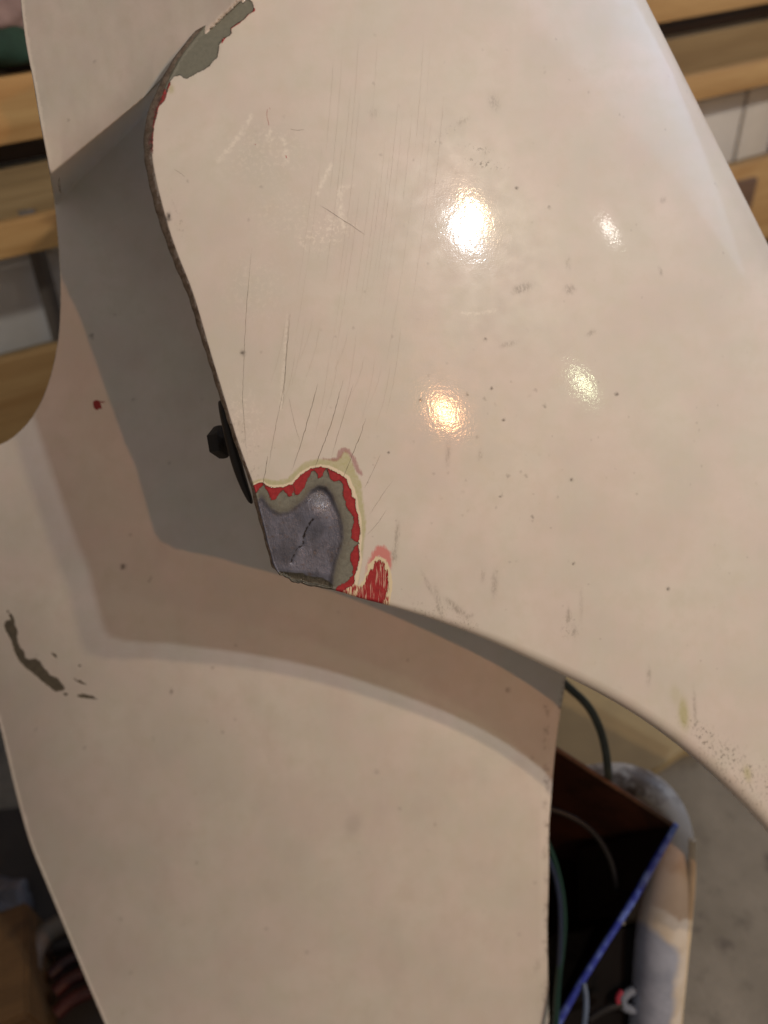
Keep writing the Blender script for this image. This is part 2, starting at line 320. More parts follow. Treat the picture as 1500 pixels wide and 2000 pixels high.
# lip rows
bi = np.array([vmap[i] for i in range(len(bound))]); Pb = P3[bi]; nbm = Nn[bi]
tg = np.gradient(Pb, axis=0); tg /= np.linalg.norm(tg, axis=1, keepdims=True)
ow = np.cross(tg, nbm); ow /= np.linalg.norm(ow, axis=1, keepdims=True)
cen = csurf(np.array([.0]), np.array([.0]))[0]
if np.mean(((Pb-cen)*ow).sum(1)) < 0: ow = -ow
for _ in range(3): ow[1:-1] = (ow[:-2]+2*ow[1:-1]+ow[2:])/4
ow /= np.linalg.norm(ow, axis=1, keepdims=True)
rows = []; lipv = []
R_, PH, LL = prf[:, 0:1], np.radians(prf[:, 1:2]), prf[:, 2:3]
wob = (.00025*np.sin(np.arange(len(Pb))*.7)+.0002*np.sin(np.arange(len(Pb))*.23+1))[:, None]
for k in range(1, 8):
    ph = PH*k/7; rows.append(Pb+ow*R_*np.sin(ph)-nbm*R_*(1-np.cos(ph))); lipv.append(k/7*.5)
e0 = rows[-1]; dirn = ow*np.cos(PH)-nbm*np.sin(PH)
for k, lv in ((.3, .65), (.65, .8), (1.0, .95)):
    rows.append(e0+dirn*(LL+wob)*k); lipv.append(lv)
e1 = rows[-1]; dir2 = ow*np.cos(PH+math.radians(75))*1.0-nbm*np.sin(np.minimum(PH+math.radians(40), 1.6))
dir2 = -nbm*.9-ow*.35
rows.append(e1+dir2*.0012); lipv.append(1.2); rows.append(e1+dir2*.012); lipv.append(1.5); rows.append(e1+dir2*.012-ow*.012); lipv.append(1.6)
nv = len(P3d); V = [P3d]; Fc = [tuple(f) for f in tri]
prev = bi
ax = {k: [a] for k, a in ATT.items()}; lip = [np.zeros(nv)]
for row, lv in zip(rows, lipv):
    idx = np.arange(nv, nv+len(row)); nv += len(row); V.append(row)
    for i in range(len(row)-1): Fc.append((prev[i], prev[i+1], idx[i+1], idx[i]))
    for k in ax: ax[k].append(ATT[k][bi])
    lip.append(np.full(len(row), lv)); prev = idx
V = np.concatenate(V); A = {k: np.concatenate(a) for k, a in ax.items()}; A['lip'] = np.concatenate(lip)
Fc = orient(V, Fc, len(tri))
UVa = proj(V); A['pix'] = np.stack([UVa[:, 0]/100, UVa[:, 1]/100, np.zeros(len(V))], 1)
# which side of the panel: left lip = 1 (bare, dirty), bottom roll = 0 (painted)
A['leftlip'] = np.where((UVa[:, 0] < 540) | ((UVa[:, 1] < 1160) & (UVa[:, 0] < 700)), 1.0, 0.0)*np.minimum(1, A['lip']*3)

# --- paint material
PAINT = (.61, .583, .548)
def paint_base(k, pix, dark=1.0):
    n1 = k.noise(pix, .55, 4, .55); n2 = k.noise(pix, 2.6, 5, .6); n3 = k.noise(k.map(pix, (1, .35, 1)), 9, 4, .6)
    c = k.mix(k.ramp(n1, .35, .68), tuple(x*.93*dark for x in PAINT), tuple(x*1.03*dark for x in (PAINT[0], PAINT[1]*1.0, PAINT[2]*1.0)))
    c = k.mix(k.ramp(n2, .45, .70, 0, .7), c, tuple(x*dark for x in (.57, .545, .49)))
    c = k.mix(k.ramp(n3, .56, .8, 0, .25), c, tuple(x*dark for x in (.67, .60, .56)))
    hue = k.noise(k.map(pix, (1, .8, 1), loc=(3, 8, 0)), .9, 3, .6)
    c = k.mix(1.0, c, k.mix(k.ramp(hue, .38, .62), (1.01, .985, .975), (.965, .99, .96)), 'MULTIPLY')
    return c, n1, n2, n3
k = N('cowl_paint'); pix = k.attr('pix').outputs['Vector']
base, n1, n2, n3 = paint_base(k, pix)
jag = k.noise(pix, 12, 6, .72); jag2 = k.noise(k.map(pix, (22, 4, 1), rot=(0, 0, .25)), 1.0, 3, .6)
def mask(name, amp=6.0, amp2=0.0, soft=.9, off=0.0):
    d = k.attr(name).outputs['Fac']
    d = k.math('ADD', d, k.math('MULTIPLY', k.math('SUBTRACT', jag, .5), amp))
    if amp2: d = k.math('ADD', d, k.math('MULTIPLY', k.math('SUBTRACT', jag2, .5), amp2))
    return k.ramp(d, off-soft, off+soft)
lipf = k.attr('lip').outputs['Fac']; ll = k.attr('leftlip').outputs['Fac']
sc_n = k.noise(pix, 22, 4, .7); sc_n2 = k.noise(pix, 12, 5, .7)
c = base
c = k.mix(k.math('MULTIPLY', k.attr('smudge').outputs['Fac'], k.ramp(k.noise(k.map(pix, (2, .8, 1), rot=(0, 0, -.3)), 10, 5, .75), .38, .6, .1, 1.25)), c, (.16, .14, .12))
c = k.mix(k.math('MULTIPLY', k.attr('scuff').outputs['Fac'], k.math('MULTIPLY', k.ramp(k.noise(k.map(pix, (1.6, 1, 1), rot=(0, 0, .6)), 11, 6, .75), .53, .60, 0, .9), k.ramp(n2, .35, .55))), c, (.085, .075, .06))
c = k.mix(k.math('MULTIPLY', k.attr('yelstain').outputs['Fac'], k.ramp(jag, .3, .5, .5, .8)), c, (.40, .40, .20))
c = k.mix(k.math('MULTIPLY', k.attr('patchy').outputs['Fac'], k.ramp(sc_n2, .52, .58, 0, .75)), c, (.80, .76, .69))
c = k.mix(k.math('MULTIPLY', k.attr('chalk').outputs['Fac'], k.ramp(sc_n2, .42, .55, .1, .75)), c, (.80, .78, .71))
c = k.mix(k.attr('dirt').outputs['Fac'], c, (.03, .024, .018))
m_y = mask('yellow', 5, 7, 2.2); m_w = mask('white', 3, 5, 1.2); m_r = mask('red', 9, 3, .5); m_p = mask('primer', 10, 3, .5); m_m = mask('metal', 10, 3, 3.5)
m_s = mask('smear', 8, 8, 2.0); m_h = mask('halo', 8, 12, 3.0); m_cr = mask('chiprim', 4, 16, 1.0); m_c = mask('chip', 3, 26, .8); m_t = mask('teeth', 2, 26, 1.2)
m_pa = mask('patch', 8, 2, .5); m_rn = mask('rednib', 4, 0, .5); m_lr = mask('lefrim', 6, 0, .6)
c = k.mix(k.math('MULTIPLY', m_y, k.ramp(jag, .3, .6, .55, .9)), c, (.42, .43, .24))
c = k.mix(k.math('MULTIPLY', m_s, .65), c, (.30, .12, .14))
c = k.mix(m_w, c, (.70, .64, .50))
c = k.mix(k.math('MULTIPLY', m_h, .75), c, (.55, .11, .11))
c = k.mix(m_cr, c, (.66, .60, .42))
redc = k.mix(k.ramp(jag, .35, .65), (.24, .012, .018), (.36, .028, .034))
c = k.mix(m_t, c, k.mix(k.ramp(jag2, .45, .55), redc, (.66, .58, .40)))
c = k.mix(m_c, c, k.mix(k.ramp(k.noise(k.map(pix, (42, 2.2, 1), rot=(0, 0, .12)), 1, 2, .5), .57, .64, 0, .7), redc, (.60, .46, .36)))
c = k.mix(m_r, c, redc)
prim = k.mix(k.ramp(sc_n2, .35, .65), (.13, .138, .118), (.19, .20, .17))
prim = k.mix(k.ramp(sc_n, .60, .68, 0, .5), prim, (.07, .05, .035))
prim = k.mix(k.ramp(k.attr('metal').outputs['Fac'], -14, 0, 0, .6), prim, (.075, .07, .06)); prim = k.mix(k.ramp(k.noise(k.map(pix, (3, 1, 1), rot=(0, 0, .1)), 4, 5, .7), .58, .7, 0, .7), prim, (.13, .09, .06))
c = k.mix(m_p, c, prim)
mn = k.noise(k.map(pix, (1.5, .8, 1), rot=(0, 0, .4)), 2.2, 5, .55); 
metc = k.mix(k.ramp(mn, .35, .65), (.080, .087, .112), (.155, .170, .228))
metc = k.mix(k.ramp(k.noise(pix, 5.5, 6, .65), .57, .72, 0, .85), metc, (.115, .08, .055))
edge = k.math('MULTIPLY', m_m, k.ramp(k.attr('metal').outputs['Fac'], 9, 1, 0, .6))
metc = k.mix(edge, metc, (.045, .042, .045)); metc = k.mix(k.ramp(k.math('ADD', k.attr('crk').outputs['Fac'], k.math('MULTIPLY', k.math('SUBTRACT', k.noise(pix, 14, 4, .7), .5), 10)), 2.0, .6), metc, (.02, .018, .018))
c = k.mix(m_m, c, metc)
def rimline(name, amp, amp2, w=1.1):
    return k.math('MULTIPLY', mask(name, amp, amp2, .6, -w*.5), k.math('SUBTRACT', 1.0, mask(name, amp, amp2, .6, w*.5), True))
gr = k.ramp(k.noise(pix, 6, 4, .7), .40, .60)
c = k.mix(k.math('MULTIPLY', rimline('primer', 10, 3, 1.5), k.math('MULTIPLY', gr, .85)), c, (.06, .035, .025))
c = k.mix(k.math('MULTIPLY', rimline('red', 9, 3, 1.0), k.math('MULTIPLY', k.ramp(k.noise(pix, 8, 4, .7), .52, .62), .8)), c, (.08, .03, .02))
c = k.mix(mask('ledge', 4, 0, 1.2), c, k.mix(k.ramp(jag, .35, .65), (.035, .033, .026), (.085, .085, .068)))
c = k.mix(m_rn, c, redc)
patchc = k.mix(k.ramp(sc_n2, .35, .7), (.13, .14, .115), (.165, .175, .145))
c = k.mix(m_lr, c, k.mix(k.ramp(jag, .45, .55), redc, (.07, .045, .035)))
c = k.mix(m_pa, c, patchc)
c = k.mix(k.math('MULTIPLY', rimline('patch', 8, 2, 1.5), .7), c, (.05, .045, .035))
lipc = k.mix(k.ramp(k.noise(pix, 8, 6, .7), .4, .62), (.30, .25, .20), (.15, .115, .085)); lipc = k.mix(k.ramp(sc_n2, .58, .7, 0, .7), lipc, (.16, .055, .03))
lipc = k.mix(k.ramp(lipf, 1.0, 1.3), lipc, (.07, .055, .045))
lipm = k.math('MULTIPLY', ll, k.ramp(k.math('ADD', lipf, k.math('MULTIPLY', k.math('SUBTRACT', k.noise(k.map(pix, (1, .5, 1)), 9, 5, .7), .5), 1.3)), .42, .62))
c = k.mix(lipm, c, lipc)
botdark = k.math('MULTIPLY', k.ramp(lipf, .5, 1.1, 0, .5), k.math('SUBTRACT', 1.0, ll, True))  # darker from the end of the bottom roll towards its back
c = k.mix(botdark, c, (.25, .20, .17))
k.set(k.b.inputs['Base Color'], c)
layer = k.math('MAXIMUM', m_r, k.math('MAXIMUM', m_c, m_pa))
rg = k.ramp(k.noise(pix, 3, 4), .3, .7, .36, .48)
rg = k.fmix(layer, rg, .55); rg = k.fmix(m_m, rg, k.ramp(k.noise(pix, 6, 4), .4, .6, .24, .42)); rg = k.fmix(lipm, rg, .6)
k.set(k.b.inputs['Roughness'], rg)
k.set(k.b.inputs['Metallic'], k.math('MULTIPLY', m_m, .25))
coat = k.math('MULTIPLY', k.math('SUBTRACT', 1.0, k.math('MAXIMUM', layer, k.math('MAXIMUM', m_p, lipm)), True), .27)
k.set(k.b.inputs['Coat Weight'], coat); k.b.inputs['Coat Roughness'].default_value = .085; k.b.inputs['Specular IOR Level'].default_value = .32
fineb = k.noise(pix, 28, 3, .6); fib = k.noise(k.map(pix, (60, 14, 1), rot=(0, 0, -.25)), 1, 2, .5)
h = k.math('ADD', k.math('MULTIPLY', fineb, .018), k.math('MULTIPLY', fib, .006))
h = k.math('ADD', h, k.math('MULTIPLY', k.noise(pix, 7, 2), .02))
h = k.math('SUBTRACT', h, k.math('MULTIPLY', m_r, .4)); h = k.math('SUBTRACT', h, k.math('MULTIPLY', m_p, .12)); h = k.math('SUBTRACT', h, k.math('MULTIPLY', m_pa, .5)); h = k.math('SUBTRACT', h, k.math('MULTIPLY', m_c, .3))
h = k.math('SUBTRACT', h, k.math('MULTIPLY', k.math('MULTIPLY', k.attr('patchy').outputs['Fac'], k.ramp(sc_n2, .53, .60)), .03))
h = k.math('ADD', h, k.math('MULTIPLY', m_m, k.math('MULTIPLY', k.noise(k.map(pix, (2.2, .7, 1), rot=(0, 0, -.35)), 12, 5, .7), .34)))
nb_ = k.bump(h, 1.0, .001)
grain = k.math('ADD', k.math('MULTIPLY', k.noise(pix, 11, 2, .8), .032), k.math('MULTIPLY', k.noise(k.map(pix, (18, 6, 1), rot=(0, 0, -.25)), 1, 1, .5), .012))
k.set(k.b.inputs['Normal'], nb_); k.set(k.b.inputs['Coat Normal'], k.bump(k.math('ADD', k.math('SUBTRACT', k.math('MULTIPLY', layer, -.3), k.math('MULTIPLY', k.noise(pix, 5, 1), .02)), grain), 1.0, .001))
COWL = k.m

# scooter root
root_loc = pxd(700, 900, .50)
scooter = empty('scooter', tuple(root_loc), 'cream painted scooter bodywork with chipped corner, dented rusty patch and red primer showing', 'scooter')
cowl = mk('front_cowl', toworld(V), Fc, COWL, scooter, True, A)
cowl['label'] = 'overlapping cream cowl with worn grey and red corner'
# hairline cracks lying in the paint
def ribbon(uvline, w, taper=True, off=.00006):
    ln = dens(smooth_line(uvline, 1), 6.0)
    if len(ln) > 6: ln[1:-1] += rng.normal(0, .35, ln[1:-1].shape)
    s, q, _ = cinv(ln); P = csurf(s, q)+cnormal(s, q)*off; n = cnormal(s, q)
    t = np.gradient(P, axis=0); t /= np.linalg.norm(t, axis=1, keepdims=True); sd = np.cross(t, n)
    tt = np.linspace(0, 1, len(P)); ww = w*(np.minimum(1, np.minimum(tt, 1-tt)*5+.15) if taper else 1)*KP*.5*rng.uniform(.6, 1.3, len(P))
    Lp = P-sd*ww[:, None]; Rp = P+sd*ww[:, None]; v = np.empty((len(P)*2, 3)); v[0::2] = Lp; v[1::2] = Rp
    return toworld(v), [(2*i, 2*i+1, 2*i+3, 2*i+2) for i in range(len(P)-1)]
def ribbons(name, lines, mat):
    vs = []; fs = []; o = 0
    for ln, w in lines:
        v, f = ribbon(ln, w*.45); vs.append(v); fs += [tuple(a+o for a in q) for q in f]; o += len(v)
    ob = mk(name, np.concatenate(vs), fs, mat, scooter, True); ob['kind'] = 'stuff'; return ob
cr = [(Z3([(785, 30), (740, 200), (700, 340), (660, 470), (615, 590)]), 1.5), (Z3([(945, 10), (910, 150), (860, 320), (800, 470), (765, 565), (765, 600)]), 1.8),
      (Z3([(1090, 250), (1060, 350), (1010, 470), (960, 600), (935, 660)]), 1.5), (Z3([(465, 490), (455, 580), (440, 640), (438, 680), (480, 692)]), 1.8),
      ([(492, 485), (486, 540), (479, 638), (474, 768), (475, 800), (483, 900)], .9), ([(565, 610), (560, 680), (555, 755), (545, 800), (533, 862), (524, 912)], .9),
      (Z3([(1010, 30), (960, 200), (900, 400), (870, 500)]), .9), (Z3([(1185, 480), (1120, 620), (1080, 700)]), .9), (Z3([(1265, 645), (1180, 760), (1110, 870)]), .8), (Z3([(1225, 830), (1160, 930), (1090, 1000)]), .9),
      (Z3([(600, 120), (640, 300), (670, 400)]), .6), (Z3([(845, 570), (855, 600), (860, 625)]), 2.2), (Z3([(620, 665), (640, 700), (642, 720)]), 1.4), ([(624, 400), (655, 420), (690, 443), (712, 458)], 1.6), ([(567, 612), (560, 690), (552, 800)], .8),
      ([(340, 330), (352, 338), (362, 346)], .7), ([(567, 252), (580, 255), (594, 253)], .9), (Z3([(1045, 1085), (1050, 1120), (1048, 1160)]), 1.6), (Z3([(1040, 1035), (1048, 1045), (1050, 1055)]), 2.4)]
for i in range(26):
    x = 590+i*9.5+rng.uniform(-3, 3); y0 = rng.uniform(60, 420); y1 = y0+rng.uniform(120, 420)
    f = lambda y, x=x: (x+45-(y-60)*.05-((y-60)/600)**2*38, y)
    cr.append(([f(y0), f((2*y0+y1)/3), f((y0+2*y1)/3), f(y1)], rng.uniform(.22, .5)))
for i in range(14):
    x = 560+i*17+rng.uniform(-4, 4); y0 = rng.uniform(600, 720); y1 = y0+rng.uniform(80, 190)
    cr.append(([(x, y0), (x-10, (y0+y1)/2), (x-30, y1)], rng.uniform(.3, .6)))
ribbons('hairline_crack', cr[19:], simple('crack_faint', (.42, .38, .33), .8, .2, 40))
ribbons('hairline_crack', cr[:19], simple('crack_dark', (.10, .08, .06), .8, .2, 40))
ribbons('red_scratch', [([(522, 212), (521, 225), (524, 238), (526, 245)], 1.6), ([(558, 303), (560, 309)], 3.2), ([(526, 210), (528, 214)], 1.2), ([(497, 282), (500, 283)], 2)], simple('red_scratch', (.38, .05, .06), .7, .2, 40))

# rubber buffer and bolt on the left edge
def lathe(profile, seg, axis_o, axis_d, up=None):
    d = np.array(axis_d, float); d /= np.linalg.norm(d); a = np.cross(d, [0, 0, 1.]); a /= np.linalg.norm(a); b = np.cross(d, a)
    v = []; f = []
    for z, r_ in profile:
        for i in range(seg):
            t = 2*math.pi*i/seg; v.append(np.array(axis_o)+d*z+(a*math.cos(t)+b*math.sin(t))*r_)
    n = len(profile)
    for j in range(n-1):
        for i in range(seg): f.append((j*seg+i, j*seg+(i+1) % seg, (j+1)*seg+(i+1) % seg, (j+1)*seg+i))
    f.append(tuple(range(seg))[::-1]); f.append(tuple((n-1)*seg+i for i in range(seg)))
    return np.array(v), f
rubber = simple('black_rubber', (.022, .019, .017), .55, .3, 60)
# buffer: long lens-shaped strip hugging the edge
bl = smooth_line(np.array([(419, 782), (424, 800), (436, 850), (450, 905), (463, 945), (479, 984)], float), 2)
s_, q_, D_ = cinv(bl); vv = []; ff = []
m_ = len(bl)
for i in range(m_):
    t = i/(m_-1); w = (6.2*math.sin(math.pi*min(1, t*1.3+.05) if t < .7 else math.pi*(.5+.5*(t-.35)/.65))**.6 if 0 < t < 1 else 1.0)
    w = 11.0*max(.12, math.sin(math.pi*t)**.5)
    Dp = D_[i]+.020
    for j in range(10):
        a = 2*math.pi*j/10; vv.append(toworld(ray(bl[i, 0]+w*math.cos(a)+12, bl[i, 1])*(Dp+.004*math.sin(a))))
for i in range(m_-1):
    for j in range(10): ff.append((i*10+j, i*10+(j+1) % 10, (i+1)*10+(j+1) % 10, (i+1)*10+j))
ff.append(tuple(range(10))); ff.append(tuple((m_-1)*10+j for j in range(10))[::-1])
buf = mk('rubber_buffer', np.array(vv), ff, rubber, scooter)
Dbolt = float(cinv([(440, 865)])[2][0])+.036
b0 = ray(441, 862)*Dbolt; b1 = ray(421, 865)*(Dbolt+.003); ax_ = toworld(b1)-toworld(b0); Lb = np.linalg.norm(ax_)
v_, f_ = lathe([(-.02, .004), (-.001, .004), (0, .0088), (.001, .0094), (Lb*.5, .0096), (Lb*.9, .0092), (Lb, .0080)], 6, toworld(b0), ax_)
bolt = mk('bolt', v_, f_, simple('dark_bolt', (.020, .017, .015), .7, .3, 60), scooter, False)

# ------------------------------------------------------------ THE SHIELD behind the cowl
cc = SP['c']
def shD(u, v):
    u = np.asarray(u, float); v = np.clip(np.asarray(v, float), -60, 2060); uc = np.clip(u, -120, 1200); D = np.full(u.shape, .52)
    for _ in range(80):
        X = (uc-750)/F*D; Y = (1000-v)/F*D
        Z = cc[0]+cc[1]*X+cc[2]*Y+cc[3]*X*X+cc[4]*X*Y+cc[5]*Y*Y+cc[6]*Y**3+cc[7]*X*Y*Y
        D = .6*D+.4*np.clip(Z, .3, 1.0)
    # upper left: the sheet steps forward towards the cowl along a slanting crease
    ln = np.array([(90., 420.), (275., 232.)]); d = (ln[1]-ln[0])/np.linalg.norm(ln[1]-ln[0]); nn = np.array([-d[1], d[0]])
    du = (u-ln[0, 0])*nn[0]+(v-ln[0, 1])*nn[1]          # positive below-right of the crease
    al_ = np.clip((u-100)/180, 0, 1); wdt = 52-26*al_
    t = np.clip((du+wdt)/wdt, 0, 1); t = t*t*(3-2*t)
    g_ = np.clip((du+wdt+95)/95, 0, 1.6); gentle = .010*g_*g_*np.clip((300-u)/180, 0, 1)
    top = gentle+.371+(v-230)*.00002+(u-280)*-.00011
    top = np.where(v < 260, top, top)
    xr_ = np.interp(v, [1340, 1400, 1480, 1560, 1600], [1101, 1090, 1080, 1074, 1070])
    return top*(1-t)+D*t+np.clip((15-(xr_-u))/15, 0, 1.5)*.0035*np.clip((v-1300)/60, 0, 1)*(u > 1000)
sh = np.array([(41, -60), (44, 0), (52, 69), (60, 115), (69, 156), (83, 243), (94, 297), (111, 399), (118, 485), (122, 560), (120, 640), (113, 690), (100, 745), (82, 790), (62, 822), (40, 846), (14, 866), (-15, 876), (-45, 890), (-75, 950), (-90, 1050), (-85, 1150), (-55, 1270), (-20, 1360), (0, 1402), (22, 1500), (44, 1588), (64, 1655), (88, 1712), (110, 1765), (150, 1862), (178, 1930), (208, 2000), (240, 2080),
               (1074, 2080), (1070, 2000), (1068, 1900), (1066, 1820), (1070, 1700), (1069, 1620), (1074, 1558), (1080, 1480), (1090, 1400), (1099, 1350), (1110, 1260), (1090, 1150), (900, 1000), (700, 900), (560, 400), (600, 150), (620, -60)], float)
shl = smooth_line(np.concatenate([sh, sh[:1]]), 2)[:-1]; shl = dens(np.concatenate([shl, shl[:1]]), 6)[:-1]
g = np.stack(np.meshgrid(np.arange(-95, 1110, 5.0), np.arange(-60, 2080, 5.0)), -1).reshape(-1, 2)+rng.uniform(-.8, .8, (241*428, 2))
_d = np.array([185., -188.])/np.hypot(185, 188); _n = np.array([-_d[1], _d[0]])
_g = (g-np.array([90., 420.]))@_n; _t = (g-np.array([90., 420.]))@_d
g = g[~((_g > -70) & (_g < 12) & (_t > -60) & (_t < 480))]
cr_g = np.stack(np.meshgrid(np.arange(-56, 476, 4.0), np.concatenate([np.arange(-68, -30, 2.2), np.arange(-30, 11, 2.4)])), -1).reshape(-1, 2)
g = np.concatenate([g, np.array([90., 420.])+cr_g[:, :1]*_d+cr_g[:, 1:]*_n+rng.uniform(-.05, .05, cr_g.shape)])
g = g[inpoly(g, shl)]
dl = np.full(len(g), 1e9)
for b in shl: dl = np.minimum(dl, (g[:, 0]-b[0])**2+(g[:, 1]-b[1])**2)
g = g[dl > 9]
nb2 = len(shl); allp = np.concatenate([shl, g])
r = delaunay_2d_cdt([Vector((float(a), float(b))) for a, b in allp], [(i, (i+1) % nb2) for i in range(nb2)], [], 1, 1e-6)
U2 = np.array([(v.x, v.y) for v in r[0]]); tri2 = [tuple(f) for f in r[2]]; vm2 = {}
for i, o_ in enumerate(r[3]):
    for j in o_: vm2[j] = i
D2 = shD(U2[:, 0], U2[:, 1]); S3 = np.stack([(U2[:, 0]-750)/F*D2, (1000-U2[:, 1])/F*D2, -D2], 1)
Z6 = lambda pts: np.array([(x/2.353, 1150+y/2.353) for x, y in pts])
SPOLY = {'chipa': Z6([(28, 92), (42, 105), (62, 130), (66, 165), (82, 190), (76, 230), (90, 265), (110, 290), (118, 320), (135, 328), (160, 318), (185, 335), (200, 362), (232, 398), (262, 410), (280, 435), (305, 455), (290, 466), (255, 472), (225, 452), (190, 425), (150, 388), (105, 352), (78, 315), (60, 265), (48, 235), (28, 200), (18, 165), (24, 148), (48, 142), (40, 118)]),
         'chipb': Z6([(342, 492), (380, 482), (410, 490), (430, 494), (458, 512), (420, 506), (380, 500)]), 'chipc': Z6([(232, 294), (258, 300), (266, 330), (250, 318)]), 'chipd': Z6([(335, 408), (370, 422), (398, 440), (370, 438)]), 'chipe': Z6([(283, 476), (312, 482), (324, 494), (300, 490)]), 'chipf': Z6([(352, 340), (375, 352), (372, 360), (358, 356)])}
sa = {'chips': np.max([sdist(U2, p) for p in SPOLY.values()], 0)}
sa['reds'] = np.max([sdist(U2, [(181, 783), (195, 781), (197, 790), (200, 801), (193, 797), (190, 802), (183, 798)]), sdist(U2, [(196, 782), (207, 786), (204, 788), (196, 785)])], 0)
sp = [(240, 1107, 4, 4, 0, .9), (178, 657, 2.5, 4, 0, .6), (992, 1348, 3, 3, 0, .7), (336, 1350, 2, 4, 0, .6), (735, 1508, 4, 3, 0, .3), (690, 1610, 14, 20, 20, .14), (185, 122, 2, 2, 0, .5), (600, 1860, 3, 3, 0, .3), (235, 1795, 3, 3, 0, .3)]
sp += [(rng.uniform(20, 1060), rng.uniform(200, 1990), rng.uniform(.9, 2), rng.uniform(.9, 2), 0, .3) for _ in range(110)]
ed = [(1068+rng.normal(0, 3), rng.uniform(1380, 2000), rng.uniform(2, 5), rng.uniform(3, 10), 0, .6) for _ in range(38)]
sa['dirt'] = softpatch(U2, sp); sa['rust'] = softpatch(U2, ed+[(1050, 1885, 4, 14, 20, .5), (1096, 1370, 3, 20, 8, .7), (1102, 1340, 3, 12, 8, .7)])
xe = np.interp(U2[:, 1], [1340, 1400, 1480, 1560, 1600], [1101, 1090, 1080, 1074, 1070])-U2[:, 0]
sa['strip'] = np.clip(xe, -60, 60)
# lip of the shield: rolls back round the outline
b2 = np.array([vm2[i] for i in range(nb2)]); Pb = S3[b2]
tg = np.roll(Pb, -1, 0)-np.roll(Pb, 1, 0); tg /= np.linalg.norm(tg, axis=1, keepdims=True)
vd = Pb/np.linalg.norm(Pb, axis=1, keepdims=True); ow = np.cross(tg, vd); c0 = S3.mean(0)
if np.mean(((Pb-c0)*ow).sum(1)) < 0: ow = -ow
for _ in range(4): ow = (np.roll(ow, 1, 0)+2*ow+np.roll(ow, -1, 0))/4
ow /= np.linalg.norm(ow, axis=1, keepdims=True)
V = [S3]; Fc = list(tri2); prev = b2; nv = len(S3); ax = {k_: [a] for k_, a in sa.items()}; lipa = [np.zeros(nv)]
for (o1, n1_) in ((.0006, .0002), (.0010, .0008), (.0011, .0016), (.0006, .010), (-.004, .020)):
    row = Pb+ow*o1+vd*n1_; idx = np.arange(nv, nv+nb2); nv += nb2; V.append(row)
    for i in range(nb2):
        j = (i+1) % nb2; Fc.append((prev[i], prev[j], idx[j], idx[i]))
    for k_ in ax: ax[k_].append(sa[k_][b2])
    lipa.append(np.full(nb2, 1.0 if n1_ > .0004 else .4)); prev = idx
V = np.concatenate(V); A = {k_: np.concatenate(a) for k_, a in ax.items()}; A['lip'] = np.concatenate(lipa); Fc = orient(V, Fc, len(tri2)); Uv = proj(V); A['pix'] = np.stack([Uv[:, 0]/100+30, Uv[:, 1]/100, np.zeros(len(V))], 1)
k = N('shield_paint'); pix = k.attr('pix').outputs['Vector']; base, n1, n2, n3 = paint_base(k, pix, 1.24)
jag = k.noise(pix, 9, 6, .65)
def mk2(name, amp, soft=.6): return k.ramp(k.math('ADD', k.attr(name).outputs['Fac'], k.math('MULTIPLY', k.math('SUBTRACT', jag, .5), amp)), -soft, soft)
sm1 = k.noise(k.map(pix, (1.0, .7, 1), rot=(0, 0, .35)), 1.6, 5, .6); sm2 = k.noise(k.map(pix, (1, .3, 1), rot=(0, 0, -.2)), 7, 5, .7)
c = k.mix(k.ramp(sm1, .50, .72, 0, .16), base, (.50, .43, .36)); c = k.mix(k.math('MULTIPLY', k.ramp(sm2, .60, .74, 0, .08), k.ramp(n1, .35, .6)), c, (.36, .32, .28))
c = k.mix(k.attr('dirt').outputs['Fac'], c, (.05, .035, .025))
c = k.mix(k.math('MULTIPLY', k.attr('rust').outputs['Fac'], k.ramp(k.noise(pix, 14, 5, .7), .45, .6)), c, (.09, .055, .035))
c = k.mix(mk2('chips', 9), c, k.mix(k.ramp(jag, .4, .6), (.11, .10, .075), (.15, .135, .10)))
c = k.mix(mk2('reds', 3), c, (.25, .012, .010))
c = k.mix(k.math('MULTIPLY', k.ramp(k.attr('lip').outputs['Fac'], .5, 1), k.ramp(k.noise(pix, 10, 5, .7), .42, .6, .25, .9)), c, (.13, .09, .06))
k.set(k.b.inputs['Base Color'], c); k.set(k.b.inputs['Roughness'], k.ramp(n2, .3, .7, .38, .5)); k.b.inputs['Coat Weight'].default_value = .25; k.b.inputs['Coat Roughness'].default_value = .2
h = k.math('ADD', k.math('MULTIPLY', k.noise(pix, 26, 3), .012), k.math('MULTIPLY', k.noise(pix, 5, 2), .03)); h = k.math('ADD', h, k.math('MULTIPLY', k.noise(k.map(pix, (1, .6, 1)), 1.6, 2), .5)); h = k.math('SUBTRACT', h, k.math('MULTIPLY', mk2('chips', 5), .5))
k.set(k.b.inputs['Normal'], k.bump(h, 1, .001))
shield = mk('leg_shield', toworld(V), Fc, k.m, scooter, True, A)
shield['label'] = 'wide cream panel below and behind the cowl with a long grey paint chip'

# ------------------------------------------------------------ tubes etc at pixel+depth
def tube_pts(P, rad, seg=14):
    P = np.asarray(P, float); n = len(P); rad = np.full(n, rad) if np.isscalar(rad) else np.asarray(rad, float)
    t = np.gradient(P, axis=0); t /= np.linalg.norm(t, axis=1, keepdims=True)
    a = np.cross(t[0], [0, 0, 1.]); a /= np.linalg.norm(a); v = []; f = []
    for i in range(n):
        a = a-t[i]*(a@t[i]); a /= np.linalg.norm(a); b = np.cross(t[i], a)
        for j in range(seg):
            th = 2*math.pi*j/seg; v.append(P[i]+(a*math.cos(th)+b*math.sin(th))*rad[i])
    for i in range(n-1):
        for j in range(seg): f.append((i*seg+j, i*seg+(j+1) % seg, (i+1)*seg+(j+1) % seg, (i+1)*seg+j))
    f.append(tuple(range(seg))[::-1]); f.append(tuple((n-1)*seg+j for j in range(seg)))
    return np.array(v), f
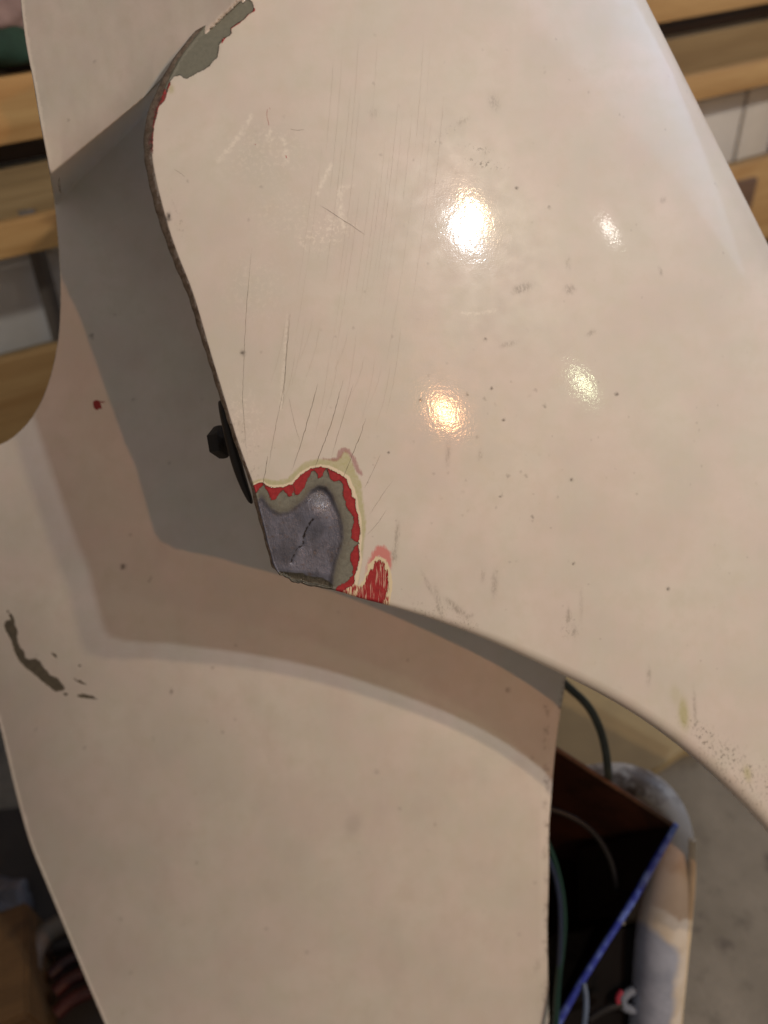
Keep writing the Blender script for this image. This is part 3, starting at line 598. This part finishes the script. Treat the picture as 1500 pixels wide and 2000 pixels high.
def pxtube(name, uvd, rad, mat, parent=None, seg=14, it=3):
    L = smooth_line(np.array(uvd, float), it); P = np.array([pxd(*x) for x in L])
    if not np.isscalar(rad): rad = np.interp(np.linspace(0, 1, len(P)), np.linspace(0, 1, len(rad)), rad)
    v, f = tube_pts(P, rad, seg); return mk(name, v, f, mat, parent)
def slab(pts, thick, mat, name, parent=None, smooth=False):
    """polygon of world points extruded along its normal away from the camera"""
    P = np.array(pts, float); n = np.cross(P[1]-P[0], P[2]-P[0]); n /= np.linalg.norm(n)
    if n@(P.mean(0)-CAM_LOC) < 0: n = -n
    Q = P+n*thick; m = len(P); f = [tuple(range(m)), tuple(range(2*m-1, m-1, -1))]+[(i, m+i, m+(i+1) % m, (i+1) % m) for i in range(m)]
    return mk(name, np.concatenate([P, Q]), f, mat, parent, smooth)

# the hollow body behind: an open rusty cavity
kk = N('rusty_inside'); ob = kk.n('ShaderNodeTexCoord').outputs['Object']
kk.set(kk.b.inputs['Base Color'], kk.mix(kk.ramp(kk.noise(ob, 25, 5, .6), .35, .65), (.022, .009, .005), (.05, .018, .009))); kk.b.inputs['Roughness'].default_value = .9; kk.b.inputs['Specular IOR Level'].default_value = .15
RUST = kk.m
mouth = [(1000, 1405), (1085, 1462), (1190, 1528), (1318, 1612), (1240, 1750), (1170, 1870), (1082, 2012), (1040, 2090), (900, 2090), (900, 1500)]
Dm = [.66, .665, .672, .68, .69, .70, .715, .725, .70, .66]
Mo = np.array([pxd(u, v, d) for (u, v), d in zip(mouth, Dm)]); back = np.array([ray(u*.80+1010*.2, v*.85+1750*.15)*(d+.22) for (u, v), d in zip(mouth, Dm)]); back = toworld(back)
m = len(Mo); f = [(i, (i+1) % m, m+(i+1) % m, m+i) for i in range(m)]+[tuple(range(m, 2*m))]
out = Mo.mean(0); Oo = np.array([p+(p-out)*.012+0*p for p in Mo]); ob_ = back+(back-back.mean(0))*.05
V = np.concatenate([Mo, back, Oo, ob_]); f += [(2*m+i, 3*m+i, 3*m+(i+1) % m, 2*m+(i+1) % m) for i in range(m)]+[(i, 2*m+i, 2*m+(i+1) % m, (i+1) % m) for i in range(m)]+[tuple(range(4*m-1, 3*m-1, -1))]
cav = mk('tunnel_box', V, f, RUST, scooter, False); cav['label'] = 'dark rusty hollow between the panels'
pxtube('rusty_edge', [(1070, 1452, .663), (1120, 1484, .667), (1190, 1530, .671), (1260, 1574, .676), (1318, 1614, .679)], .0022, simple('rusty_edge', (.13, .065, .035), .8, .4, 60), scooter, 8)
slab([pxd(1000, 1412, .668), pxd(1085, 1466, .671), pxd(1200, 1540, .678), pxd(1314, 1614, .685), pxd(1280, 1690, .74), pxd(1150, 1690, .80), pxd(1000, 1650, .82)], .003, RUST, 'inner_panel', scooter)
kq = simple('beige_flange', (.42, .36, .26), .6, .35, 45)
slab([pxd(1300, 1650, .725), pxd(1300, 1850, .735), pxd(1250, 1850, .735), pxd(1222, 1805, .733), pxd(1236, 1750, .73), pxd(1275, 1685, .726)], .004, kq, 'side_flange', scooter)
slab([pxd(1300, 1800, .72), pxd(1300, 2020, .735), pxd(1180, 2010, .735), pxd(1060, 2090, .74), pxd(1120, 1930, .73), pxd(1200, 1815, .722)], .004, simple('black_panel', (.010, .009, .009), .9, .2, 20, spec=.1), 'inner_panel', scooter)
slab([pxd(1319, 1611, .684), pxd(1262, 1718, .69), pxd(1222, 1786, .694), pxd(1130, 1800, .76), pxd(1130, 1660, .76)], .003, simple('hollow_shade', (.012, .007, .005), .9, .2, 20, spec=.1), 'inner_panel', scooter)  # near-black sheet: the hollow's darkness put into colour, also hides the tube
# blue trim strip
kb = N('blue_trim'); ob = kb.n('ShaderNodeTexCoord').outputs['Object']
kb.set(kb.b.inputs['Base Color'], kb.mix(kb.ramp(kb.noise(ob, 55, 4, .6), .45, .6), (.035, .06, .42), (.16, .26, .72))); kb.b.inputs['Roughness'].default_value = .35
pxtube('trim_strip', [(1321, 1610, .676), (1285, 1672, .682), (1240, 1752, .687), (1190, 1830, .694), (1130, 1925, .703), (1083, 2010, .712), (1060, 2050, .716)], [.0024, .0030, .0034, .0030, .0034, .0038, .0036], kb.m, scooter, 10)
# cream edge tube with rounded top
kc = N('edge_tube_paint'); ob = kc.n('ShaderNodeTexCoord').outputs['Object']
cN = kc.noise(ob, 38, 6, .65); cB = kc.mix(kc.ramp(kc.noise(ob, 14, 4), .35, .65), (.58, .55, .49), (.72, .70, .65))
up = kc.attr('wear').outputs['Fac']
cB = kc.mix(kc.math('MULTIPLY', up, kc.ramp(cN, .46, .58)), cB, (.16, .13, .11)); cB = kc.mix(kc.ramp(kc.noise(ob, 20, 3), .56, .7, 0, .6), cB, (.42, .33, .19)); cB = kc.mix(kc.ramp(kc.math('ADD', kc.attr('blue').outputs['Fac'], kc.math('MULTIPLY', kc.math('SUBTRACT', cN, .5), 40)), -8, 8, 0, .9), cB, kc.mix(kc.ramp(cN, .35, .65), (.20, .25, .36), (.33, .39, .52)))
kc.set(kc.b.inputs['Base Color'], cB); kc.b.inputs['Roughness'].default_value = .45
path = smooth_line(np.array([(1140, 1535, .74, .019), (1195, 1528, .735, .0195), (1236, 1533, .73, .0195), (1274, 1553, .72, .0195), (1302, 1592, .715, .0205), (1313, 1650, .708, .0210), (1307, 1730, .705, .0232), (1294, 1820, .71, .0250), (1286, 1920, .72, .0245), (1278, 2010, .73, .0245), (1272, 2090, .74, .0245)], float), 3)
v_, f_ = tube_pts(np.array([pxd(*x[:3]) for x in path]), path[:, 3], 24)
w_ = np.repeat(np.clip((1600-path[:, 1])/60, 0, 1), 24)
_uv = proj((v_-CAM_LOC)@W); et = mk('edge_tube', v_, f_, kc.m, scooter, True, {'wear': w_, 'blue': np.clip(np.minimum(_uv[:, 1]-1800-(_uv[:, 0]-1250)*.75, 1322-_uv[:, 0]-(_uv[:, 1]-1900)*.08), -60, 60)})
pxtube('edge_bead', [(1352, 1640, .682), (1352, 1720, .686), (1345, 1800, .69), (1336, 1880, .70), (1328, 1960, .708), (1322, 2060, .72)], .0036, simple('bead_cream', (.62, .54, .40), .5, .2, 30), scooter, 10)
# bracket scraps by the tube, ochre and pale blue
pxtube('bracket', [(1290, 1918, .725), (1240, 1930, .718), (1212, 1950, .715), (1222, 1974, .718), (1290, 1970, .725)], .0042, simple('pale_bracket', (.15, .18, .24), .6, .3, 40), scooter, 10)
pxtube('red_grommet', [(1214, 1936, .697), (1206, 1946, .698), (1207, 1958, .699)], .0024, simple('red_clip', (.35, .03, .06), .5, .2, 40), scooter, 10)
# cables
green = simple('green_cable', (.005, .032, .025), .4, .2, 40); dgrey = simple('dark_green_cable', (.045, .06, .05), .4, .25, 40); blk = simple('black_cable', (.009, .009, .010), .4, .3, 40); bluec = simple('navy_cable', (.015, .025, .06), .4, .3, 40)
pxtube('cable', [(1085, 1318, .64), (1110, 1342, .645), (1148, 1375, .65), (1172, 1420, .655), (1184, 1468, .66), (1188, 1512, .665), (1189, 1532, .70), (1189, 1560, .78)], .0036, dgrey, scooter)
pxtube('cable', [(1040, 1600, .665), (1075, 1655, .67), (1094, 1720, .675), (1102, 1780, .68), (1100, 1840, .685), (1090, 1910, .69), (1084, 2030, .70)], .0030, green, scooter)
pxtube('cable', [(1045, 1640, .66), (1074, 1680, .668), (1090, 1730, .67), (1096, 1790, .674), (1092, 1900, .69)], .0024, bluec, scooter)
pxtube('cable', [(1060, 1575, .668), (1110, 1590, .670), (1160, 1622, .672), (1195, 1680, .676), (1204, 1735, .70), (1204, 1770, .80)], .0026, blk, scooter)
pxtube('cable', [(1130, 2060, .69), (1142, 2000, .69), (1146, 1950, .695), (1140, 1920, .70)], .0026, simple('slate_cable', (.08, .12, .2), .5, .3, 40), scooter)
pxtube('cable', [(1150, 1990, .70), (1185, 1968, .70), (1215, 1962, .70)], .0032, blk, scooter)

# ------------------------------------------------------------ THE ROOM
def floor_hit(u, v, z=0.0):
    d = ray(u, v)@W.T; t = (z-CAM_LOC[2])/d[2]; return CAM_LOC+d*t
kf = N('concrete'); ob = kf.n('ShaderNodeTexCoord').outputs['Object']
a1 = kf.noise(ob, 7, 6, .6); a2 = kf.noise(ob, 30, 5, .65); a3 = kf.noise(ob, 16, 3)
c = kf.mix(kf.ramp(a1, .35, .65), (.155, .142, .112), (.235, .215, .175)); c = kf.mix(kf.ramp(a2, .55, .7, 0, .5), c, (.09, .082, .065)); c = kf.mix(kf.ramp(a3, .64, .72, 0, .7), c, (.06, .05, .045)); 
kf.set(kf.b.inputs['Base Color'], c); kf.b.inputs['Roughness'].default_value = .85; kf.set(kf.b.inputs['Normal'], kf.bump(kf.math('ADD', a2, kf.noise(ob, 160, 4)), .5, .002))
fl = mk('floor', np.array([(-5, -3, 0), (6, -3, 0), (6, 5, 0), (-5, 5, 0)]), [(0, 1, 2, 3)], kf.m, None, False); fl['kind'] = 'structure'

# wall frame: n away from camera, r to the right, z up
nw = np.array([-math.sin(YAW), math.cos(YAW), 0]); rw = np.array([math.cos(YAW), math.sin(YAW), 0])
DW = .95                                     # distance of the front face of the pallet
def wp(x, d, z): return CAM_LOC*np.array([1, 1, 0])+rw*x+nw*d+np.array([0, 0, z])
def px_on(u, v, d):
    dr = ray(u, v)@W.T; t = d/(dr@nw); P = dr*t; return P@rw, P[2]+CAM_LOC[2]
def box(name, x0, x1, d0, d1, z0, z1, mat, parent=None, bev=.0015):
    import bmesh
    bm = bmesh.new(); bmesh.ops.create_cube(bm, size=1.0)
    for v in bm.verts: v.co = Vector(((v.co.x+.5)*(x1-x0), (v.co.y+.5)*(d1-d0), (v.co.z+.5)*(z1-z0)))
    bmesh.ops.bevel(bm, geom=bm.edges[:], offset=bev, segments=2, profile=.6, affect='EDGES')
    me = bpy.data.meshes.new(name); bm.to_mesh(me); bm.free(); me.materials.append(mat)
    for p in me.polygons: p.use_smooth = True
    o = bpy.data.objects.new(name, me); COL.objects.link(o)
    loc = Vector(wp(x0, d0, z0)); o.rotation_euler = (0, 0, YAW)
    if parent is not None: o.parent = parent; o.location = loc-parent.location
    else: o.location = loc
    return o
def wood(name, c1, c2, c3, seed):
    k = N(name); ob = k.n('ShaderNodeTexCoord').outputs['Object']; oi = k.n('ShaderNodeObjectInfo')
    off = k.n('ShaderNodeVectorMath', operation='ADD'); k.t.links.new(ob, off.inputs[0])
    cmb = k.n('ShaderNodeCombineXYZ'); k.t.links.new(k.math('MULTIPLY', oi.outputs['Random'], 9.0), cmb.inputs[0]); cmb.inputs[1].default_value = seed; k.t.links.new(cmb.outputs[0], off.inputs[1]); p = off.outputs[0]
    g = k.noise(k.map(p, (1.2, 14, 14)), 3.0, 6, .6, 1.2); fine = k.noise(k.map(p, (3, 90, 90)), 3, 4, .6); kn = k.noise(k.map(p, (3.2, 7, 7)), 2.6, 2, .5)
    c = k.mix(k.ramp(g, .32, .68), c1, c2); c = k.mix(k.ramp(fine, .5, .75, 0, .4), c, c3); c = k.mix(k.ramp(kn, .66, .74, 0, .75), c, tuple(x*.5 for x in c3))
    k.set(k.b.inputs['Base Color'], c); k.b.inputs['Roughness'].default_value = .75; k.set(k.b.inputs['Normal'], k.bump(k.math('ADD', g, fine), .4, .0015)); return k.m
PINE = wood('pine', (.38, .215, .075), (.50, .32, .13), (.26, .135, .045), 0)
GREYW = wood('weathered_pine', (.23, .155, .07), (.31, .225, .11), (.13, .085, .04), 3)
h = lambda u, v, d=DW: px_on(u, v, d)[1]
zAt = (h(30, 148)); zAb = np.mean([h(50, 275), h(1400, 26)])
zBt = np.mean([h(50, 428), h(1400, 138)]); zBb = np.mean([h(50, 499), h(1400, 188)])
zCt = np.mean([h(50, 690), h(1420, 334)]); print('HEIGHTS', zAt, zAb, zBt, zBb, zCt)
xl, xr = -1.0, 1.35
pal = empty('wooden_pallet', tuple(wp(0, DW, 0)), 'pine slatted pallet rack leaning on the white wall behind the scooter', 'pallet')
for (zb, zt, m_) in ((zAb, zAt, PINE), (zBb, zBt, PINE), (zCt-.15, zCt, PINE), (zCt-.34, zCt-.21, PINE), (zCt-.52, zCt-.42, PINE)):
    box('plank', xl, xr, DW, DW+.018, zb, zt, m_, pal)
# rear boards, seen in the shade between the front ones
rb = DW+.060
zr_t = px_on(50, 322, rb)[1]; zr_b = px_on(50, 470, rb)[1]
box('plank', xl, xr, rb, rb+.018, zr_b-.005, zr_t, GREYW, pal)
SHADEW = wood('shade_pine', (.045, .028, .016), (.075, .048, .028), (.03, .018, .01), 7)  # very dark pine: shade behind the front board put into the colour
box('plank', xl, xr, rb+.012, rb+.030, zr_t+.003, px_on(20, 92, rb)[1], SHADEW, pal)
zr2 = px_on(1450, 318, rb)[1]; box('plank', xl, xr, rb, rb+.018, zr2-.12, zr2, GREYW, pal)
for x in (-.80, .28, 1.25):
    box('stringer', x, x+.04, DW+.019, rb-.001, .0, zAt-.004, GREYW, pal)
xk, zk = px_on(1430, 356, DW-.001); xk2, zk2 = px_on(1458, 404, DW-.001); box('cleat', xk, xk2, DW-.012, DW-.0005, zk2, zk, wood('brown_cleat', (.12, .07, .04), (.17, .10, .06), (.08, .05, .03), 9), pal)
# wall with large painted blocks
DWL = DW+.086
PW = N('white_block'); ob = PW.n('ShaderNodeTexCoord').outputs['Object']
PW.set(PW.b.inputs['Base Color'], PW.mix(PW.ramp(PW.noise(ob, 6, 5, .6), .35, .65), (.62, .62, .60), (.74, .74, .72))); PW.b.inputs['Roughness'].default_value = .9; PW.b.inputs['Specular IOR Level'].default_value = .2; PW.set(PW.b.inputs['Normal'], PW.bump(PW.noise(ob, 60, 5), .4, .002))
MORT = simple('mortar', (.26, .22, .19), .9, .2, 30)
wl = mk('wall', np.array([wp(-4, DWL+.012, 0), wp(5, DWL+.012, 0), wp(5, DWL+.012, 2.6), wp(-4, DWL+.012, 2.6)]), [(0, 1, 2, 3)], MORT, None, False); wl['kind'] = 'structure'
class _P: pass
xj = px_on(1447, 250, DWL)[0]; xjl = xj
bw = .44; bh = .21
zj = px_on(1450, 185, DWL)[1]
for rI in range(-4, 5):
    for cI in range(-5, 3):
        x0 = xj+cI*bw; z0 = zj-.36+rI*.40
        if z0 < .0 or z0 > 1.9: continue
        o = box('block', x0+.004, x0+bw-.004, DWL, DWL+.011, z0+.004, z0+.396, PW.m, None, .002)
        o.parent = wl; o.location = Vector(wp(x0+.004, DWL, z0+.004))
# pale pipe against the wall, seen between the boards at the left
p0 = px_on(72, 490, DWL-.02); p1 = px_on(128, 700, DWL-.02)
pp = [wp(p0[0]+(p0[0]-p1[0])*t, DWL-.022, p0[1]+(p0[1]-p1[1])*t) for t in np.linspace(.35, -2.2, 8)]
v_, f_ = tube_pts(np.array(pp), .0105, 14); o = mk('wall_pipe', v_, f_, simple('dull_pipe', (.12, .105, .09), .45, .25, 12)); tag(o, 'dull grey brown pipe on the white wall, seen between pallet boards at left', 'pipe')

# things on and below the rack at the left
zt_ = zAt+.001
g0 = px_on(20, 60, DW+.03)
def blobby(name, cen, sx, sy, sz, mat, label, cat, amp=.12, seed=1, n=22):
    v = []; f = []; r0 = np.random.default_rng(seed); ph = r0.uniform(0, 6, 8)
    for i in range(n+1):
        th = math.pi*i/n
        for j in range(2*n):
            a = math.pi*j/n; rr = 1+amp*math.sin(3*a+ph[0]+2*th)+amp*.7*math.sin(5*a-3*th+ph[1])+amp*.4*math.sin(9*a+ph[2]+6*th)
            se = lambda x, p: math.copysign(abs(x)**p, x)
            v.append((rr*sx*se(math.sin(th), .6)*se(math.cos(a), .7), rr*sy*se(math.sin(th), .6)*se(math.sin(a), .7), rr*sz*se(math.cos(th), .6)))
    for i in range(n):
        for j in range(2*n): f.append((i*2*n+j, (i+1)*2*n+j, (i+1)*2*n+(j+1) % (2*n), i*2*n+(j+1) % (2*n)))
    o = mk(name, np.array(v)+np.array(cen), f, mat); return tag(o, label, cat) if cat else o
blobby('green_bag', wp(px_on(10, 62, DW)[0], DW+.045, px_on(10, 62, DW+.045)[1]), .06, .045, .028, simple('green_cloth', (.015, .05, .035), .8, .4, 20), 'dark green cloth bag on top of the pallet at the left edge', 'bag', .06, 3)
blobby('pink_rag', wp(px_on(25, 5, DW+.02)[0], DW+.02, px_on(25, 5, DW+.02)[1]), .045, .035, .022, simple('pink_cloth', (.33, .24, .235), .85, .3, 20), 'pale pink rag on the dark green bag at the left edge', 'rag', .10, 5)
# lower left clutter near the floor
PC = [(-40, 1880, 1.22), (60, 1905, 1.20)]
b0_ = floor_hit(-10, 1990, .10)
def wbox(name, cen, size, rz, mat, label, cat, bev=.004):
    import bmesh
    bm = bmesh.new(); bmesh.ops.create_cube(bm, size=1.0)
    for v in bm.verts: v.co = Vector((v.co.x*size[0], v.co.y*size[1], v.co.z*size[2]))
    bmesh.ops.bevel(bm, geom=bm.edges[:], offset=bev, segments=2, affect='EDGES'); me = bpy.data.meshes.new(name); bm.to_mesh(me); bm.free(); me.materials.append(mat)
    o = bpy.data.objects.new(name, me); COL.objects.link(o); o.location = cen; o.rotation_euler = (0, 0, rz); return tag(o, label, cat)
c1 = floor_hit(0, 1950, .045); wbox('wood_offcut', (c1[0]-.03, c1[1], .05), (.16, .13, .10), .3, wood('ochre_wood', (.075, .04, .012), (.11, .06, .02), (.05, .025, .008), 5), 'ochre wooden offcut on the floor at the bottom left corner', 'wood block')
def floor_tube(name, pts, rad, mat, label, cat, zz, group=None):
    L = smooth_line(np.array(pts, float), 3); P = np.array([floor_hit(u, v, zz) for u, v in L]); v_, f_ = tube_pts(P, rad, 12); o = mk(name, v_, f_, mat); return tag(o, label, cat, group)
floor_tube('cream_hose', [(230, 1790), (150, 1798), (112, 1808), (78, 1832), (62, 1868), (60, 1900)], .0125, simple('cream_hose', (.12, .105, .085), .6, .25, 20), 'thick cream hose curving round on the floor at the lower left', 'hose', .06)
redm = simple('red_rubber', (.055, .009, .007), .45, .3, 30); purp = simple('maroon_rubber', (.028, .009, .012), .45, .3, 30)
floor_tube('red_cable', [(98, 1905), (130, 1876), (170, 1862), (240, 1850)], .007, purp, 'topmost maroon cable under the cream hose at lower left', 'cable', .045, 'cables on the floor at lower left')
floor_tube('red_cable', [(108, 1938), (135, 1912), (170, 1898), (240, 1882)], .008, redm, 'middle red cable of three at lower left', 'cable', .045, 'cables on the floor at lower left')
floor_tube('red_cable', [(110, 1980), (135, 1955), (170, 1938), (250, 1910)], .008, redm, 'lowest bright red cable of three at lower left', 'cable', .045, 'cables on the floor at lower left')
floor_tube('black_hose', [(90, 1850), (130, 1838), (175, 1826), (240, 1815)], .012, simple('black_hose', (.02, .018, .018), .5, .3, 30), 'black hose just below the cream hose at lower left', 'hose', .04)
c2 = floor_hit(5, 1765, .03); blobby('plastic_scrap', (c2[0], c2[1], .035), .035, .03, .02, simple('pale_plastic', (.09, .09, .10), .6, .2, 20), 'small pale plastic scrap on the dark floor at left edge', 'scrap', .1, 9)
# dark sheet at left, the floor's shade put into its colour
ma = [floor_hit(u, v, .004) for u, v in ((-500, 1640), (420, 1540), (560, 2300), (-700, 2500))]
slab([p+np.array([0, 0, .006]) for p in ma], .006, simple('floor_shade', (.035, .030, .026), .85, .3, 14), 'shade_mat'); tag(bpy.data.objects['shade_mat'], 'dark sheet standing for shade on the floor under the hoses at left', 'mat')
# cardboard sheet seen in the gap under the cowl
cb = [(1000, 1180), (1420, 1230), (1440, 1440), (1338, 1462), (1282, 1500), (1180, 1540), (1000, 1530)]
o = slab([floor_hit(u, v, .03) for u, v in cb], .02, simple('cardboard', (.31, .25, .135), .8, .15, 10), 'cardboard_sheet'); tag(o, 'ochre cardboard sheet on the floor seen in the gap below the cowl', 'cardboard')
